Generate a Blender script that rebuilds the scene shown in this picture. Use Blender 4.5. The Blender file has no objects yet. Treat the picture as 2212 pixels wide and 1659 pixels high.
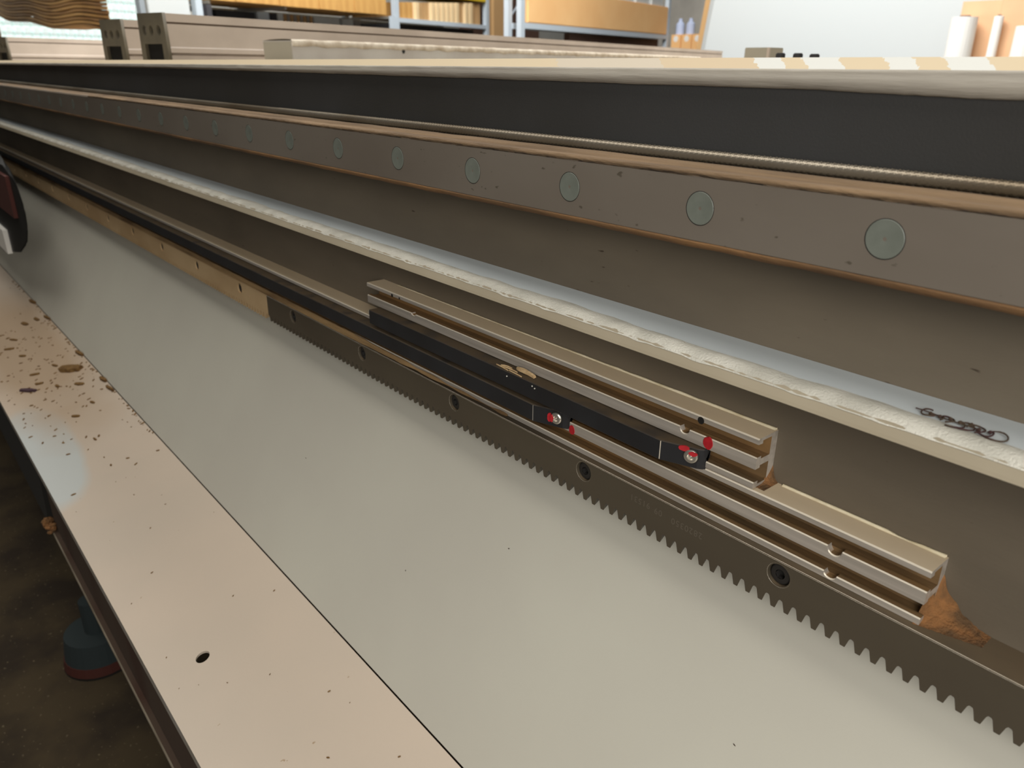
import bpy, bmesh, math, random
from mathutils import Vector, Matrix, noise

random.seed(7)
S = bpy.context.scene
COL = S.collection
EYE = 950.0                       # camera height above the floor, mm
# ------------------------------------------------------------------ camera
cam_d = bpy.data.cameras.new('camera')
cam = bpy.data.objects.new('camera', cam_d)
COL.objects.link(cam)
R = Matrix(((0.64212718, -0.76656357, 0.0),
            (0.0, 0.0, 0.0), (0.0, 0.0, 0.0)))
ex = Vector((0.64212718, 0.29680829, -0.70680798))     # machine axis, to the right, in camera image axes (right, down, ahead)
ey = Vector((0.76656357, -0.23985018, 0.59569471))     # away from the viewer
ez = Vector((0.0072791, -0.92432501, -0.38153674))     # up
right = Vector((ex[0], ey[0], ez[0]))
down = Vector((ex[1], ey[1], ez[1]))
fwd = Vector((ex[2], ey[2], ez[2]))
M = Matrix((right, -down, -fwd)).transposed().to_4x4()
M.translation = Vector((0, 0, EYE / 1000))
cam.matrix_world = M
cam_d.sensor_width = 36.0
cam_d.lens = 1661.0 / 2212.0 * 36.0
cam_d.clip_start = 0.01
cam_d.clip_end = 100
cam_d.dof.use_dof = True
cam_d.dof.focus_distance = 0.43
cam_d.dof.aperture_fstop = 17.0
S.camera = cam
# ------------------------------------------------------------------ world, lights, exposure
S.view_settings.view_transform = 'Standard'
S.view_settings.look = 'None'
S.view_settings.exposure = 0.0
S.view_settings.gamma = 1.0
S.view_settings.use_curve_mapping = False
w = bpy.data.worlds.new('hall_daylight'); S.world = w
w.use_nodes = True
w.node_tree.nodes['Background'].inputs[0].default_value = (1.0, 0.95, 0.87, 1)
w.node_tree.nodes['Background'].inputs[1].default_value = 0.03

def area(name, loc, target, sx, sy, power, color=(1, .97, .92)):
    l = bpy.data.lights.new(name, 'AREA'); l.shape = 'RECTANGLE'; l.size = sx; l.size_y = sy
    l.energy = power; l.color = color
    o = bpy.data.objects.new(name, l); COL.objects.link(o)
    o.location = loc
    o.rotation_euler = (Vector(target) - Vector(loc)).to_track_quat('-Z', 'Y').to_euler()
    return o
area('front_fill', (0.50, -0.56, 1.18), (-0.08, 0.3, 0.84), 0.8, 0.7, 6.4, (1, .96, .89))  # unseen fill added at front right, power fitted to the machine's brightness
area('near_fill', (0.62, -0.32, 1.2), (-0.08, 0.3, 0.84), 0.6, 0.6, 5.2, (1, .96, .89))  # second unseen fill, added for a steeper falloff along the wall
area('overhead_fill', (-1.2, -0.22, 3.7), (-1.2, -0.1, 0.0), 4.6, 1.7, 68, (1, .95, .86))  # unseen overhead light added for the guards, widened for soft shadows
area('hall_lamp', (-2.6, 2.2, 4.2), (-3.6, 3.8, 1.0), 3.0, 1.2, 340, (1, .98, .95))
area('hall_lamp', (-0.5, 1.7, 4.2), (-2.2, 5.5, 1.0), 2.0, 1.2, 62, (.97, .99, 1))

# ------------------------------------------------------------------ materials
def rgb(r, g, b):
    def c(v):
        v /= 255.0
        return v / 12.92 if v <= .04045 else ((v + .055) / 1.055) ** 2.4
    return (c(r), c(g), c(b), 1)

def mat(name, col, rough=.6, metal=0.0, col2=None, nscale=8.0, stretch=(1, 1, 1), lo=.35, hi=.65,
        bump=0.0, bscale=200.0, dust=None, dust_lo=.55, dust_hi=.9, dust_noise=60.0, dust_amt=.9,
        spots=None, spot_scale=300.0, spot_thr=.72, emit=0.0, spec=.5):
    m = bpy.data.materials.new(name); m.use_nodes = True
    nt = m.node_tree; N = nt.nodes; Lk = nt.links
    b = N['Principled BSDF']
    b.inputs['Roughness'].default_value = rough
    b.inputs['Metallic'].default_value = metal
    b.inputs['Specular IOR Level'].default_value = spec
    tc = N.new('ShaderNodeTexCoord')
    mp = N.new('ShaderNodeMapping'); mp.inputs['Scale'].default_value = stretch
    Lk.new(tc.outputs['Object'], mp.inputs[0])
    def rgbn(c):
        n = N.new('ShaderNodeRGB'); n.outputs[0].default_value = c; return n.outputs[0]
    def mix(f, a, c):
        n = N.new('ShaderNodeMix'); n.data_type = 'RGBA'
        Lk.new(f, n.inputs[0]); Lk.new(a, n.inputs[6]); Lk.new(c, n.inputs[7]); return n.outputs[2]
    def nz(scale, a, c, detail=5):
        n = N.new('ShaderNodeTexNoise'); n.inputs['Scale'].default_value = scale; n.inputs['Detail'].default_value = detail
        Lk.new(mp.outputs[0], n.inputs['Vector'])
        r = N.new('ShaderNodeMapRange'); r.inputs[1].default_value = a; r.inputs[2].default_value = c
        Lk.new(n.outputs[0], r.inputs[0]); return r.outputs[0]
    cur = rgbn(col)
    if col2: cur = mix(nz(nscale, lo, hi), cur, rgbn(col2))
    if spots: cur = mix(nz(spot_scale, spot_thr, spot_thr + .05, 2), cur, rgbn(spots))
    if dust:
        g = N.new('ShaderNodeNewGeometry'); sp = N.new('ShaderNodeSeparateXYZ')
        Lk.new(g.outputs['Normal'], sp.inputs[0])
        r = N.new('ShaderNodeMapRange'); r.inputs[1].default_value = dust_lo; r.inputs[2].default_value = dust_hi
        Lk.new(sp.outputs[2], r.inputs[0])
        k = N.new('ShaderNodeMath'); k.operation = 'MULTIPLY'
        Lk.new(r.outputs[0], k.inputs[0]); Lk.new(nz(dust_noise, .2, .5), k.inputs[1])
        k2 = N.new('ShaderNodeMath'); k2.operation = 'MULTIPLY'; k2.inputs[1].default_value = dust_amt
        Lk.new(k.outputs[0], k2.inputs[0])
        cur = mix(k2.outputs[0], cur, rgbn(dust))
        for inp, v0, v1 in (('Metallic', metal, 0.0), ('Roughness', rough, .9)):
            q = N.new('ShaderNodeMapRange'); q.inputs[3].default_value = v0; q.inputs[4].default_value = v1
            Lk.new(k2.outputs[0], q.inputs[0]); Lk.new(q.outputs[0], b.inputs[inp])
    Lk.new(cur, b.inputs['Base Color'])
    if bump:
        n = N.new('ShaderNodeTexNoise'); n.inputs['Scale'].default_value = bscale; n.inputs['Detail'].default_value = 4
        Lk.new(mp.outputs[0], n.inputs['Vector'])
        bp = N.new('ShaderNodeBump'); bp.inputs['Strength'].default_value = bump; bp.inputs['Distance'].default_value = .002
        Lk.new(n.outputs[0], bp.inputs['Height']); Lk.new(bp.outputs[0], b.inputs['Normal'])
    if emit:
        Lk.new(cur, b.inputs['Emission Color']); b.inputs['Emission Strength'].default_value = emit
    return m

MT = {}
MT['bed'] = mat('bed_paint', rgb(112, 102, 87), .62, col2=rgb(97, 88, 75), nscale=9, stretch=(.6, 1, 2), bump=.05, bscale=400,
                spots=rgb(60, 48, 36), spot_scale=140, spot_thr=.74)
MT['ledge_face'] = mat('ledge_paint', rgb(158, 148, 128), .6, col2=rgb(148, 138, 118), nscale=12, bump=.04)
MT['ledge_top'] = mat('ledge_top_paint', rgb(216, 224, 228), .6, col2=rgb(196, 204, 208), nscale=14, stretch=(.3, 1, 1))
MT['powder'] = mat('white_powder', rgb(208, 206, 196), .95, col2=rgb(186, 184, 174), nscale=60, bump=.5, bscale=900)
MT['black_panel'] = mat('black_rubber', rgb(58, 58, 58), .8, col2=rgb(51, 50, 48), nscale=6, bump=.08, bscale=900, spec=.3)
MT['rail'] = mat('rail_steel', rgb(112, 103, 93), .5, .15, col2=rgb(126, 118, 108), nscale=7, stretch=(.6, 1, 1.4),
                 dust=rgb(130, 104, 74), spots=rgb(92, 85, 74), spot_scale=220, spot_thr=.70)
MT['cap'] = mat('grey_green_plastic', rgb(116, 121, 113), .42, col2=rgb(107, 112, 104), nscale=120, bump=.03)
MT['grease'] = mat('brown_grease_dust', rgb(130, 96, 60), .85, col2=rgb(88, 66, 44), nscale=50, stretch=(.25, 1, 1), bump=.4, bscale=500)
MT['dust_tan'] = mat('tan_dust', rgb(134, 110, 82), .95, col2=rgb(104, 84, 62), nscale=60, stretch=(.2, 1, 1), bump=.5, bscale=600)
MT['alu'] = mat('aluminium', rgb(196, 188, 178), .45, .35, col2=rgb(168, 160, 150), nscale=260, stretch=(.03, 1, 1),
                dust=rgb(150, 112, 64), dust_lo=.6, dust_hi=.95, dust_noise=30, dust_amt=.85)
MT['alu_top'] = mat('pale_aluminium_top', rgb(226, 208, 180), .6, .0, col2=rgb(214, 194, 162), nscale=20, stretch=(.2, 1, 1))  # strip's top face, paler than its sides
MT['slot'] = mat('slot_dirt', rgb(138, 104, 62), .8, 0, col2=rgb(104, 82, 54), nscale=40, stretch=(.2, 1, 1), bump=.3)
MT['bead_cream'] = mat('cream_edge_bead', rgb(244, 234, 206), .6, col2=rgb(214, 200, 166), nscale=60)
MT['black_cam'] = mat('black_anodised', rgb(42, 43, 46), .5, .1, col2=rgb(36, 36, 38), nscale=30,
                      dust=rgb(96, 80, 58), dust_amt=.8, spec=.4)
MT['red'] = mat('red_paint', rgb(186, 34, 44), .55, col2=rgb(160, 26, 34), nscale=300)
MT['bright_steel'] = mat('bright_zinc', rgb(226, 222, 212), .28, .85)
MT['dark_hole'] = mat('hole_shade', rgb(22, 20, 18), .7)  # near-black for the shade inside holes and round the rail caps
MT['rack'] = mat('rack_steel', rgb(92, 84, 70), .5, .3, col2=rgb(82, 74, 62), nscale=12, stretch=(.5, 1, 1),
                 dust=rgb(120, 98, 70), dust_amt=.35)
MT['rack_dusty'] = mat('dusty_rack_steel', rgb(190, 164, 126), .75, .1, col2=rgb(170, 142, 104), nscale=20, stretch=(.4, 1, 1),
                       dust=rgb(180, 146, 104), dust_amt=.9)
MT['edge_steel_glint'] = mat('bare_edge_glint', rgb(240, 230, 212), .35, .2)  # pale edge colour; on the slotted strips it paints the lip highlights
MT['bolt'] = mat('black_oxide_bolt', rgb(58, 56, 54), .45, .5)
MT['engrave'] = mat('engraved_steel', rgb(112, 104, 92), .5, .4)
MT['upper_guard'] = mat('white_guard_paint', rgb(200, 198, 186), .5, col2=rgb(194, 191, 180), nscale=5, bump=.03, bscale=700)
MT['skirt'] = mat('dark_skirt', rgb(70, 54, 42), .8, col2=rgb(60, 34, 20), nscale=8, stretch=(1, 1, .3), lo=.5, hi=.7)
MT['flange'] = mat('skirt_lip', rgb(132, 122, 106), .7, col2=rgb(104, 94, 78), nscale=20)
MT['lip'] = mat('guard_cut_edge', rgb(150, 144, 136), .7, col2=rgb(136, 128, 116), nscale=20)
MT['void'] = mat('recess_shade', rgb(26, 24, 20), .9)  # near-black painted for deep shade past the skirt and in beam ends
MT['floor'] = mat('dirty_concrete', rgb(70, 58, 38), .9, col2=rgb(46, 36, 24), nscale=9, lo=.4, hi=.62, bump=.3, bscale=60,
                  spots=rgb(112, 100, 78), spot_scale=170, spot_thr=.68)
MT['chip'] = mat('brown_wood_chip', rgb(128, 98, 52), .9, col2=rgb(96, 68, 36), nscale=200)
MT['chip_pale'] = mat('pale_wood', rgb(224, 196, 152), .9, col2=rgb(196, 164, 120), nscale=400)
MT['chip_dark'] = mat('dark_chip', rgb(72, 50, 58), .9)
MT['pile'] = mat('orange_brown_dust', rgb(142, 98, 57), .95, col2=rgb(94, 70, 45), nscale=140, bump=.6, bscale=700)
MT['swarf'] = mat('dark_swarf', rgb(72, 60, 42), .8, col2=rgb(58, 30, 32), nscale=150)
MT['lipdust'] = mat('caked_tan_dust', rgb(176, 144, 100), .95, col2=rgb(112, 86, 56), nscale=70, stretch=(.12, 1, 1), bump=.5, bscale=600)
MT['cable'] = mat('braided_steel', rgb(176, 168, 154), .38, .75, col2=rgb(132, 118, 98), nscale=10, stretch=(.6, 1, 1))
MT['worn'] = mat('worn_grey_edge', rgb(158, 152, 144), .75, col2=rgb(188, 182, 170), nscale=30, stretch=(.12, 1, 1), bump=.3, bscale=300)
MT['beam'] = mat('beige_beam_paint', rgb(208, 194, 180), .6, col2=rgb(190, 176, 162), nscale=10, stretch=(.6, .6, 1))
MT['beam_low'] = mat('pale_grey_beam', rgb(200, 196, 188), .65, col2=rgb(186, 180, 172), nscale=12)
MT['beam_end'] = mat('olive_end_cap', rgb(112, 104, 86), .7, col2=rgb(96, 90, 76), nscale=30)
MT['end_grey'] = mat('grey_end_face', rgb(172, 166, 150), .8)
MT['beam_groove'] = mat('groove_dark', rgb(112, 96, 82), .9)
MT['spatter'] = mat('spattered_filler', rgb(216, 206, 188), .9, col2=rgb(176, 160, 138), nscale=40, bump=.6)
MT['table'] = mat('table_top_paint', rgb(180, 170, 155), .7)
MT['white'] = mat('white_board', rgb(198, 204, 205), .6)
MT['wall'] = mat('hall_wall', rgb(222, 222, 214), .9, col2=rgb(206, 206, 198), nscale=2)
MT['grey_wall'] = mat('grey_wall', rgb(190, 186, 176), .9, col2=rgb(170, 166, 158), nscale=3)
MT['glass'] = mat('glass_block', rgb(226, 236, 234), .3, col2=rgb(206, 220, 217), nscale=18, emit=.55)
MT['mortar'] = mat('window_mortar', rgb(204, 214, 210), .9, emit=.25)
MT['rack_blue'] = mat('grey_blue_rack', rgb(190, 202, 212), .5)
MT['board_tan'] = mat('tan_board', rgb(206, 160, 92), .8, col2=rgb(186, 138, 74), nscale=10, stretch=(2, 2, .3))
MT['board_cream'] = mat('cream_board', rgb(238, 212, 166), .8, col2=rgb(222, 192, 146), nscale=10, stretch=(2, 2, .3))
MT['board_dark'] = mat('brown_board', rgb(190, 152, 104), .8)
MT['orange'] = mat('orange_tan_carton', rgb(252, 204, 142), .8, col2=rgb(246, 194, 132), nscale=3)
MT['yellow'] = mat('yellow_wrap', rgb(222, 190, 40), .5)
MT['wavy'] = mat('brown_veneer', rgb(176, 128, 60), .7, col2=rgb(206, 160, 90), nscale=5, stretch=(.4, 1, 1))
MT['wavy2'] = mat('dark_veneer', rgb(146, 100, 40), .7, col2=rgb(176, 130, 66), nscale=5, stretch=(.4, 1, 1))
MT['dark'] = mat('dark_crate', rgb(48, 48, 52), .7, col2=rgb(38, 38, 42), nscale=6)
MT['brown_dark'] = mat('dark_brown', rgb(92, 68, 56), .8)
MT['lightblue'] = mat('pale_blue_plastic', rgb(196, 208, 236), .4)
MT['grey'] = mat('grey_metal', rgb(150, 146, 138), .5)
MT['tan'] = mat('tan_cardboard', rgb(224, 182, 142), .85, col2=rgb(216, 172, 134), nscale=4)
MT['foam'] = mat('white_foam', rgb(240, 238, 232), .9)
MT['teal'] = mat('teal_foot', rgb(46, 56, 58), .8)
MT['darkred'] = mat('dark_red', rgb(78, 36, 28), .8)
MT['gblack'] = mat('black_gearbox', rgb(30, 30, 28), .6)

# table front edge: tan primer with white slanted stripes
def edge_material():
    m = bpy.data.materials.new('striped_edge'); m.use_nodes = True
    nt = m.node_tree; N = nt.nodes; Lk = nt.links; b = N['Principled BSDF']; b.inputs['Roughness'].default_value = .7
    g = N.new('ShaderNodeNewGeometry'); sp = N.new('ShaderNodeSeparateXYZ'); Lk.new(g.outputs['Position'], sp.inputs[0])
    nz = N.new('ShaderNodeTexNoise'); nz.inputs['Scale'].default_value = 350; Lk.new(g.outputs['Position'], nz.inputs['Vector'])
    a = N.new('ShaderNodeMath'); a.operation = 'MULTIPLY_ADD'; a.inputs[1].default_value = .006
    Lk.new(nz.outputs[0], a.inputs[0]); Lk.new(sp.outputs[0], a.inputs[2])
    sk = N.new('ShaderNodeMath'); sk.operation = 'MULTIPLY_ADD'; sk.inputs[1].default_value = 1.5   # stripes lean with height
    Lk.new(sp.outputs[2], sk.inputs[0]); Lk.new(a.outputs[0], sk.inputs[2])
    mr = N.new('ShaderNodeMapRange'); mr.inputs[1].default_value = -.4 + 1.425; mr.inputs[2].default_value = -.08 + 1.425
    Lk.new(sk.outputs[0], mr.inputs[0])
    cr = N.new('ShaderNodeValToRGB'); cr.color_ramp.interpolation = 'CONSTANT'
    el = cr.color_ramp.elements
    tan = rgb(212, 194, 162); wh = rgb(218, 219, 214); mid = rgb(206, 194, 174)
    def pos(x): return (x + 400) / 320.0
    el[0].position = 0; el[0].color = tan
    el[1].position = pos(-337); el[1].color = mid
    for x, c in ((-262, rgb(208, 188, 156)), (-208, wh), (-194, tan), (-184, wh), (-168, tan), (-149, wh), (-138, tan), (-127, wh), (-112, tan)):
        e = el.new(pos(x)); e.color = c
    Lk.new(mr.outputs[0], cr.inputs[0]); Lk.new(cr.outputs[0], b.inputs['Base Color'])
    return m
MT['edge'] = edge_material()

# lower guard: dusty pinkish paint with a pale bluish patch
def lower_guard_material():
    m = mat('dusty_guard_paint', rgb(196, 181, 165), .6, col2=rgb(190, 177, 162), nscale=6, bump=.04, bscale=600,
            spots=rgb(160, 138, 112), spot_scale=160, spot_thr=.76)
    nt = m.node_tree; N = nt.nodes; Lk = nt.links; b = N['Principled BSDF']
    src = b.inputs['Base Color'].links[0].from_socket
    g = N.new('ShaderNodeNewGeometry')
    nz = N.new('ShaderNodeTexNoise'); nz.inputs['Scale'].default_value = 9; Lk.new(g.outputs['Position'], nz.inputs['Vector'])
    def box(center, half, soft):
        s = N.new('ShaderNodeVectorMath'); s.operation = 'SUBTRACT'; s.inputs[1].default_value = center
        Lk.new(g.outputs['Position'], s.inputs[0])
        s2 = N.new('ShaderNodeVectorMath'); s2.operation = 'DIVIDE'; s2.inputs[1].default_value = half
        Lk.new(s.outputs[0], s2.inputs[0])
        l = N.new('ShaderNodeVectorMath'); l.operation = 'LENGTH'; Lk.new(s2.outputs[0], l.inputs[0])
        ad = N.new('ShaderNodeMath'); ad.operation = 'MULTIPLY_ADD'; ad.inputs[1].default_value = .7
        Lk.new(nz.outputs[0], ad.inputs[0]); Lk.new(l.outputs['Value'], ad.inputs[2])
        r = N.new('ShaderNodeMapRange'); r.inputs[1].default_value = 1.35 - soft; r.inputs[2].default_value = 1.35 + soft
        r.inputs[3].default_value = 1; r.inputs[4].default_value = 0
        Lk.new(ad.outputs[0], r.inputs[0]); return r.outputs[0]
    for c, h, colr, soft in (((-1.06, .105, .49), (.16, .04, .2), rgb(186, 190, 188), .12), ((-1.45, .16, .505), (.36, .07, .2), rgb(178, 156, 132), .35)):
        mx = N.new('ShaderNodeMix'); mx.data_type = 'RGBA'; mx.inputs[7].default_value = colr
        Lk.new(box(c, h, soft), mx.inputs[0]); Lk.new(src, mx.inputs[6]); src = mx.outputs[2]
    Lk.new(src, b.inputs['Base Color'])
    return m
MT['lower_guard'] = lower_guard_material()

# ------------------------------------------------------------------ object helpers (lengths in mm, z measured from eye level)
def V(x, y, z): return Vector((x / 1000, y / 1000, (EYE + z) / 1000))

def link(name, me, m=None, parent=None, smooth=False):
    o = bpy.data.objects.new(name, me); COL.objects.link(o)
    vs = [v.co for v in me.vertices]
    lo = Vector((min(v[i] for v in vs) for i in range(3))); hi = Vector((max(v[i] for v in vs) for i in range(3)))
    c = Vector(((lo.x + hi.x) / 2, (lo.y + hi.y) / 2, lo.z))
    me.transform(Matrix.Translation(-c))
    o.location = c
    if parent:
        o.parent = parent
        pw = parent.location.copy(); q = parent.parent
        while q: pw += q.location; q = q.parent
        o.location = c - pw
    if m: me.materials.append(m)
    if smooth:
        for p in me.polygons: p.use_smooth = True
    return o

def from_bm(name, bm, m=None, parent=None, smooth=False):
    bmesh.ops.recalc_face_normals(bm, faces=bm.faces)
    me = bpy.data.meshes.new(name); bm.to_mesh(me); bm.free()
    return link(name, me, m, parent, smooth)

def tag(o, label, cat, group=None, kind=None):
    o['label'] = label; o['category'] = cat
    if group: o['group'] = group
    if kind: o['kind'] = kind
    return o

def empty(name, loc):
    o = bpy.data.objects.new(name, None); COL.objects.link(o); o.location = loc; o.empty_display_size = .05
    return o

def extrude(bm, poly, xs, warp=None, caps=True):
    """poly of (y, z) swept along x stations; warp(i, x, y, z) may move a profile corner."""
    rings = []
    for x in xs:
        r = []
        for i, (y, z) in enumerate(poly):
            yy, zz = (y, z) if warp is None else warp(i, x, y, z)
            r.append(bm.verts.new(V(x, yy, zz)))
        rings.append(r)
    n = len(poly)
    for a, b in zip(rings, rings[1:]):
        for i in range(n):
            j = (i + 1) % n
            bm.faces.new((a[i], a[j], b[j], b[i]))
    if caps:
        bm.faces.new(rings[0]); bm.faces.new(list(reversed(rings[-1])))
    return rings

def ext(name, poly, xs, m, parent=None, warp=None, bevel=0):
    bm = bmesh.new(); extrude(bm, poly, xs, warp)
    o = from_bm(name, bm, m, parent)
    if bevel:
        b = o.modifiers.new('edge', 'BEVEL'); b.width = bevel / 1000; b.segments = 2; b.limit_method = 'ANGLE'
    return o

def box(bm, x0, x1, y0, y1, z0, z1):
    vs = [bm.verts.new(V(x, y, z)) for x in (x0, x1) for y in (y0, y1) for z in (z0, z1)]
    for f in ((0, 1, 3, 2), (4, 6, 7, 5), (0, 4, 5, 1), (2, 3, 7, 6), (0, 2, 6, 4), (1, 5, 7, 3)):
        bm.faces.new([vs[i] for i in f])

class Frame:
    def __init__(s, ox, oy, dx, dy):
        s.o = Vector((ox, oy)); L = math.hypot(dx, dy); s.d = Vector((dx / L, dy / L)); s.n = Vector((s.d.y, -s.d.x))
    def p(s, a, b, z):
        q = s.o + s.d * a + s.n * b
        return V(q.x, q.y, z)
    def box(s, bm, a0, a1, b0, b1, z0, z1):
        vs = [bm.verts.new(s.p(a, b, z)) for a in (a0, a1) for b in (b0, b1) for z in (z0, z1)]
        for f in ((0, 1, 3, 2), (4, 6, 7, 5), (0, 4, 5, 1), (2, 3, 7, 6), (0, 2, 6, 4), (1, 5, 7, 3)):
            bm.faces.new([vs[i] for i in f])
    def obj(s, name, m, parent, *dims, bevel=0):
        bm = bmesh.new(); s.box(bm, *dims)
        if bevel: bmesh.ops.bevel(bm, geom=bm.edges[:], offset=bevel / 1000, segments=2, affect='EDGES')
        return from_bm(name, bm, m, parent)

def disc(bm, c, u, v, n, r0, r1, h0, h1, seg=24, cap0=False, cap1=True):
    """frustum about axis n from height h0 (radius r0) to h1 (radius r1); mm"""
    A = []; B = []
    for k in range(seg):
        t = 2 * math.pi * k / seg
        d = u * math.cos(t) + v * math.sin(t)
        A.append(bm.verts.new(c + (d * r0 + n * h0) / 1000)); B.append(bm.verts.new(c + (d * r1 + n * h1) / 1000))
    for k in range(seg):
        j = (k + 1) % seg
        bm.faces.new((A[k], A[j], B[j], B[k]))
    if cap0: bm.faces.new(list(reversed(A)))
    if cap1: bm.faces.new(B)

UX, UY, UZ = Vector((1, 0, 0)), Vector((0, 1, 0)), Vector((0, 0, 1))

def rng(a, b, step):
    n = max(1, int(round((b - a) / step)))
    return [a + (b - a) * i / n for i in range(n + 1)]

ORD = ('first', 'second', 'third', 'fourth', 'fifth', 'sixth', 'seventh', 'eighth', 'ninth', 'tenth', 'eleventh', 'twelfth', 'thirteenth', 'fourteenth', 'fifteenth', 'sixteenth', 'seventeenth')
def nz(x, y=0.0, z=0.0): return noise.noise(Vector((x, y, z)))

def curve_plate(name, outer, holes, y0, y1, m, parent=None):
    """flat plate in the x/z plane with holes, from y0 back to y1 (mm)"""
    cu = bpy.data.curves.new(name, 'CURVE'); cu.dimensions = '2D'; cu.fill_mode = 'BOTH'
    cu.extrude = (y1 - y0) / 2000
    for loop in [outer] + holes:
        s = cu.splines.new('POLY'); s.points.add(len(loop) - 1); s.use_cyclic_u = True
        for pt, (x, z) in zip(s.points, loop): pt.co = (x / 1000, z / 1000, 0, 1)
    t = bpy.data.objects.new(name, cu); COL.objects.link(t)
    dg = bpy.context.evaluated_depsgraph_get(); dg.update()
    me = bpy.data.meshes.new_from_object(t.evaluated_get(dg))
    bpy.data.objects.remove(t); bpy.data.curves.remove(cu)
    me.materials.clear()
    # curve plane (x, y, depth) -> (x, depth, z)
    me.transform(Matrix(((1, 0, 0, 0), (0, 0, -1, (y0 + y1) / 2000), (0, 1, 0, EYE / 1000), (0, 0, 0, 1))))
    return me

XL, XR = -2400.0, 320.0
# ================================================================== setting
bm = bmesh.new(); box(bm, -14000, 4000, -4000, 16000, -980, -950)
o = from_bm('floor', bm, MT['floor']); o['kind'] = 'structure'

wallF = Frame(-5500, 3500, -.3305, .9438)
bm = bmesh.new(); wallF.box(bm, -780, 14000, -2120, -2000, -950, 2600)
wallF.box(bm, -4200, -780, -2120, -2000, 700, 2600)
wallF.box(bm, -4200, -780, -2120, -2000, -950, 60)
wallF.box(bm, -4200, -2500, -2120, -2000, 60, 700)
o = from_bm('wall_left', bm, MT['wall']); o['kind'] = 'structure'
bm = bmesh.new(); box(bm, -14000, 4000, 15800, 15900, -950, 3400)
o = from_bm('wall_back', bm, MT['wall']); o['kind'] = 'structure'

win = wallF.obj('window_1', MT['mortar'], None, -2500, -780, -2100, -2040, 60, 700)
win['kind'] = 'structure'
for i in range(25):
    for j in range(10):
        a = -2380 + i * 64; z = 66 + j * 62
        wallF.obj('glass_block', MT['glass'], win, a, a + 56, -2040, -2005, z, z + 54, bevel=11)

# ================================================================== machine bed
bed = empty('machine_bed', V(-800, 360, -950))
tag(bed, 'long brownish grey machine bed with a projecting dusty ledge, behind the rail and rack', 'machine')
ext('side_wall', [(303, -41.5), (330, -41.5), (330, -60), (420, -60), (420, -880), (303, -880)], [XL, XR], MT['bed'], bed)
o = ext('cover_strip', [(322, -3.2), (400, -3.2), (400, -59.8), (331, -59.8), (322, -41.4)], [XL, XR], MT['black_panel'], bed)
o['label'] = 'matt black strip above the rail'
# projecting ledge: top surface and pale front face
o = ext('ledge', [(302.9, -117.8), (302.9, -140), (265.8, -124.2), (266.6, -122.9), (269.4, -119.3), (271, -118.6)],
        rng(XL, XR, 60), MT['ledge_face'], bed)
o['label'] = 'pale beige front edge of the ledge'
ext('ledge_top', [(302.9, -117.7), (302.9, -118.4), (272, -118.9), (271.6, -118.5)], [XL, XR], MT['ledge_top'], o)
for fx in (-1900, -900, -100):
    bm = bmesh.new()
    disc(bm, V(fx, 361, -950), UX, UY, UZ, 48, 40, 0, 70, 20, True, True)
    from_bm('foot', bm, MT['gblack'], bed)

# ---------------------------------------------------------------- work table on top of the bed
table = ext('work_table', [(323, 4.5), (3450, 4.5), (3450, -3), (323, -3)], [-4600, 1000], MT['table'])
tag(table, 'wide flat work table whose worn front edge runs across the top of the picture', 'table')
o = ext('front_edge', [(318, 0.0), (322.9, 4.5), (322.9, -3), (319.8, -.6)], [-2600, 1000], MT['edge'], table)
o['label'] = 'tan table edge with white diagonal stripes'
def worn_z(x):
    k = -x / 322.0
    pts = [(-3, .030), (.378, .0298), (.50, .0275), (.54, .0262), (.56, .0253), (.813, .0246), (1.826, .0199), (3.246, .0146), (9, .012)]
    for (a, p), (b, q) in zip(pts, pts[1:]):
        if k <= b: v = p + (q - p) * (k - a) / (b - a); break
    else: v = .012
    return -322.0 * v * (1 + .05 * nz(x * .03) + .02 * nz(x * .2, 3))
bm = bmesh.new(); prev = None
for x in rng(-2600, 330, 4):
    zb = worn_z(x); j = .5 * nz(x * .05, 9)
    prof = [(318, 0.0), (317.6 + j, -1.2), (317.9 + j, -2.6), (317.2 + j, -3.4), (318.4 + j, zb * .72), (320.2, zb * .93), (321.6, zb), (321.9, zb), (321.9, 0)]
    r = [bm.verts.new(V(x, y, max(z, zb) if z < 0 else z)) for y, z in prof]
    if prev:
        for i in range(len(r)):
            k = (i + 1) % len(r); bm.faces.new((prev[i], prev[k], r[k], r[i]))
    prev = r
o = from_bm('worn_edge', bm, MT['worn'], table, True); o['label'] = 'chipped grey lower edge of the table'
for x in (-4300, 500):
    bm = bmesh.new(); box(bm, x, x + 120, 3200, 3320, -950, -3.2)
    from_bm('leg', bm, MT['grey'], table)

# ---------------------------------------------------------------- linear rail
rail = ext('linear_rail', [(274, -42.3), (275.6, -40.4), (281, -40.4), (285, -43.4), (290, -43.4), (294, -40.4), (302.9, -40.4),
                           (302.9, -71.8), (294, -71.8), (290, -69), (285, -69), (281, -71.8), (276.6, -71.8), (274, -69)],
           [XL, XR], MT['rail'])
tag(rail, 'long steel linear guide rail with a row of round grey hole caps', 'rail')
bm = bmesh.new(); prev = None                                        # dust lying on the rail's upper side
for x in rng(-1225, XR, 6):
    h = .5 + .25 * nz(x * .03) ; e = .5 * nz(x * .08, 2)
    r = [bm.verts.new(V(x, y, z)) for y, z in ((273.95, -42.4 + .5 * e), (275.0, -40.4 + h * .6), (279, -40.3 + h), (284, -41.8 + h), (290, -42 + h), (294, -40 + h), (300, -40.3 + h), (300, -40.35), (275.6, -40.38))]
    if prev:
        for i in range(len(r)):
            k = (i + 1) % len(r); bm.faces.new((prev[i], prev[k], r[k], r[i]))
    prev = r
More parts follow.
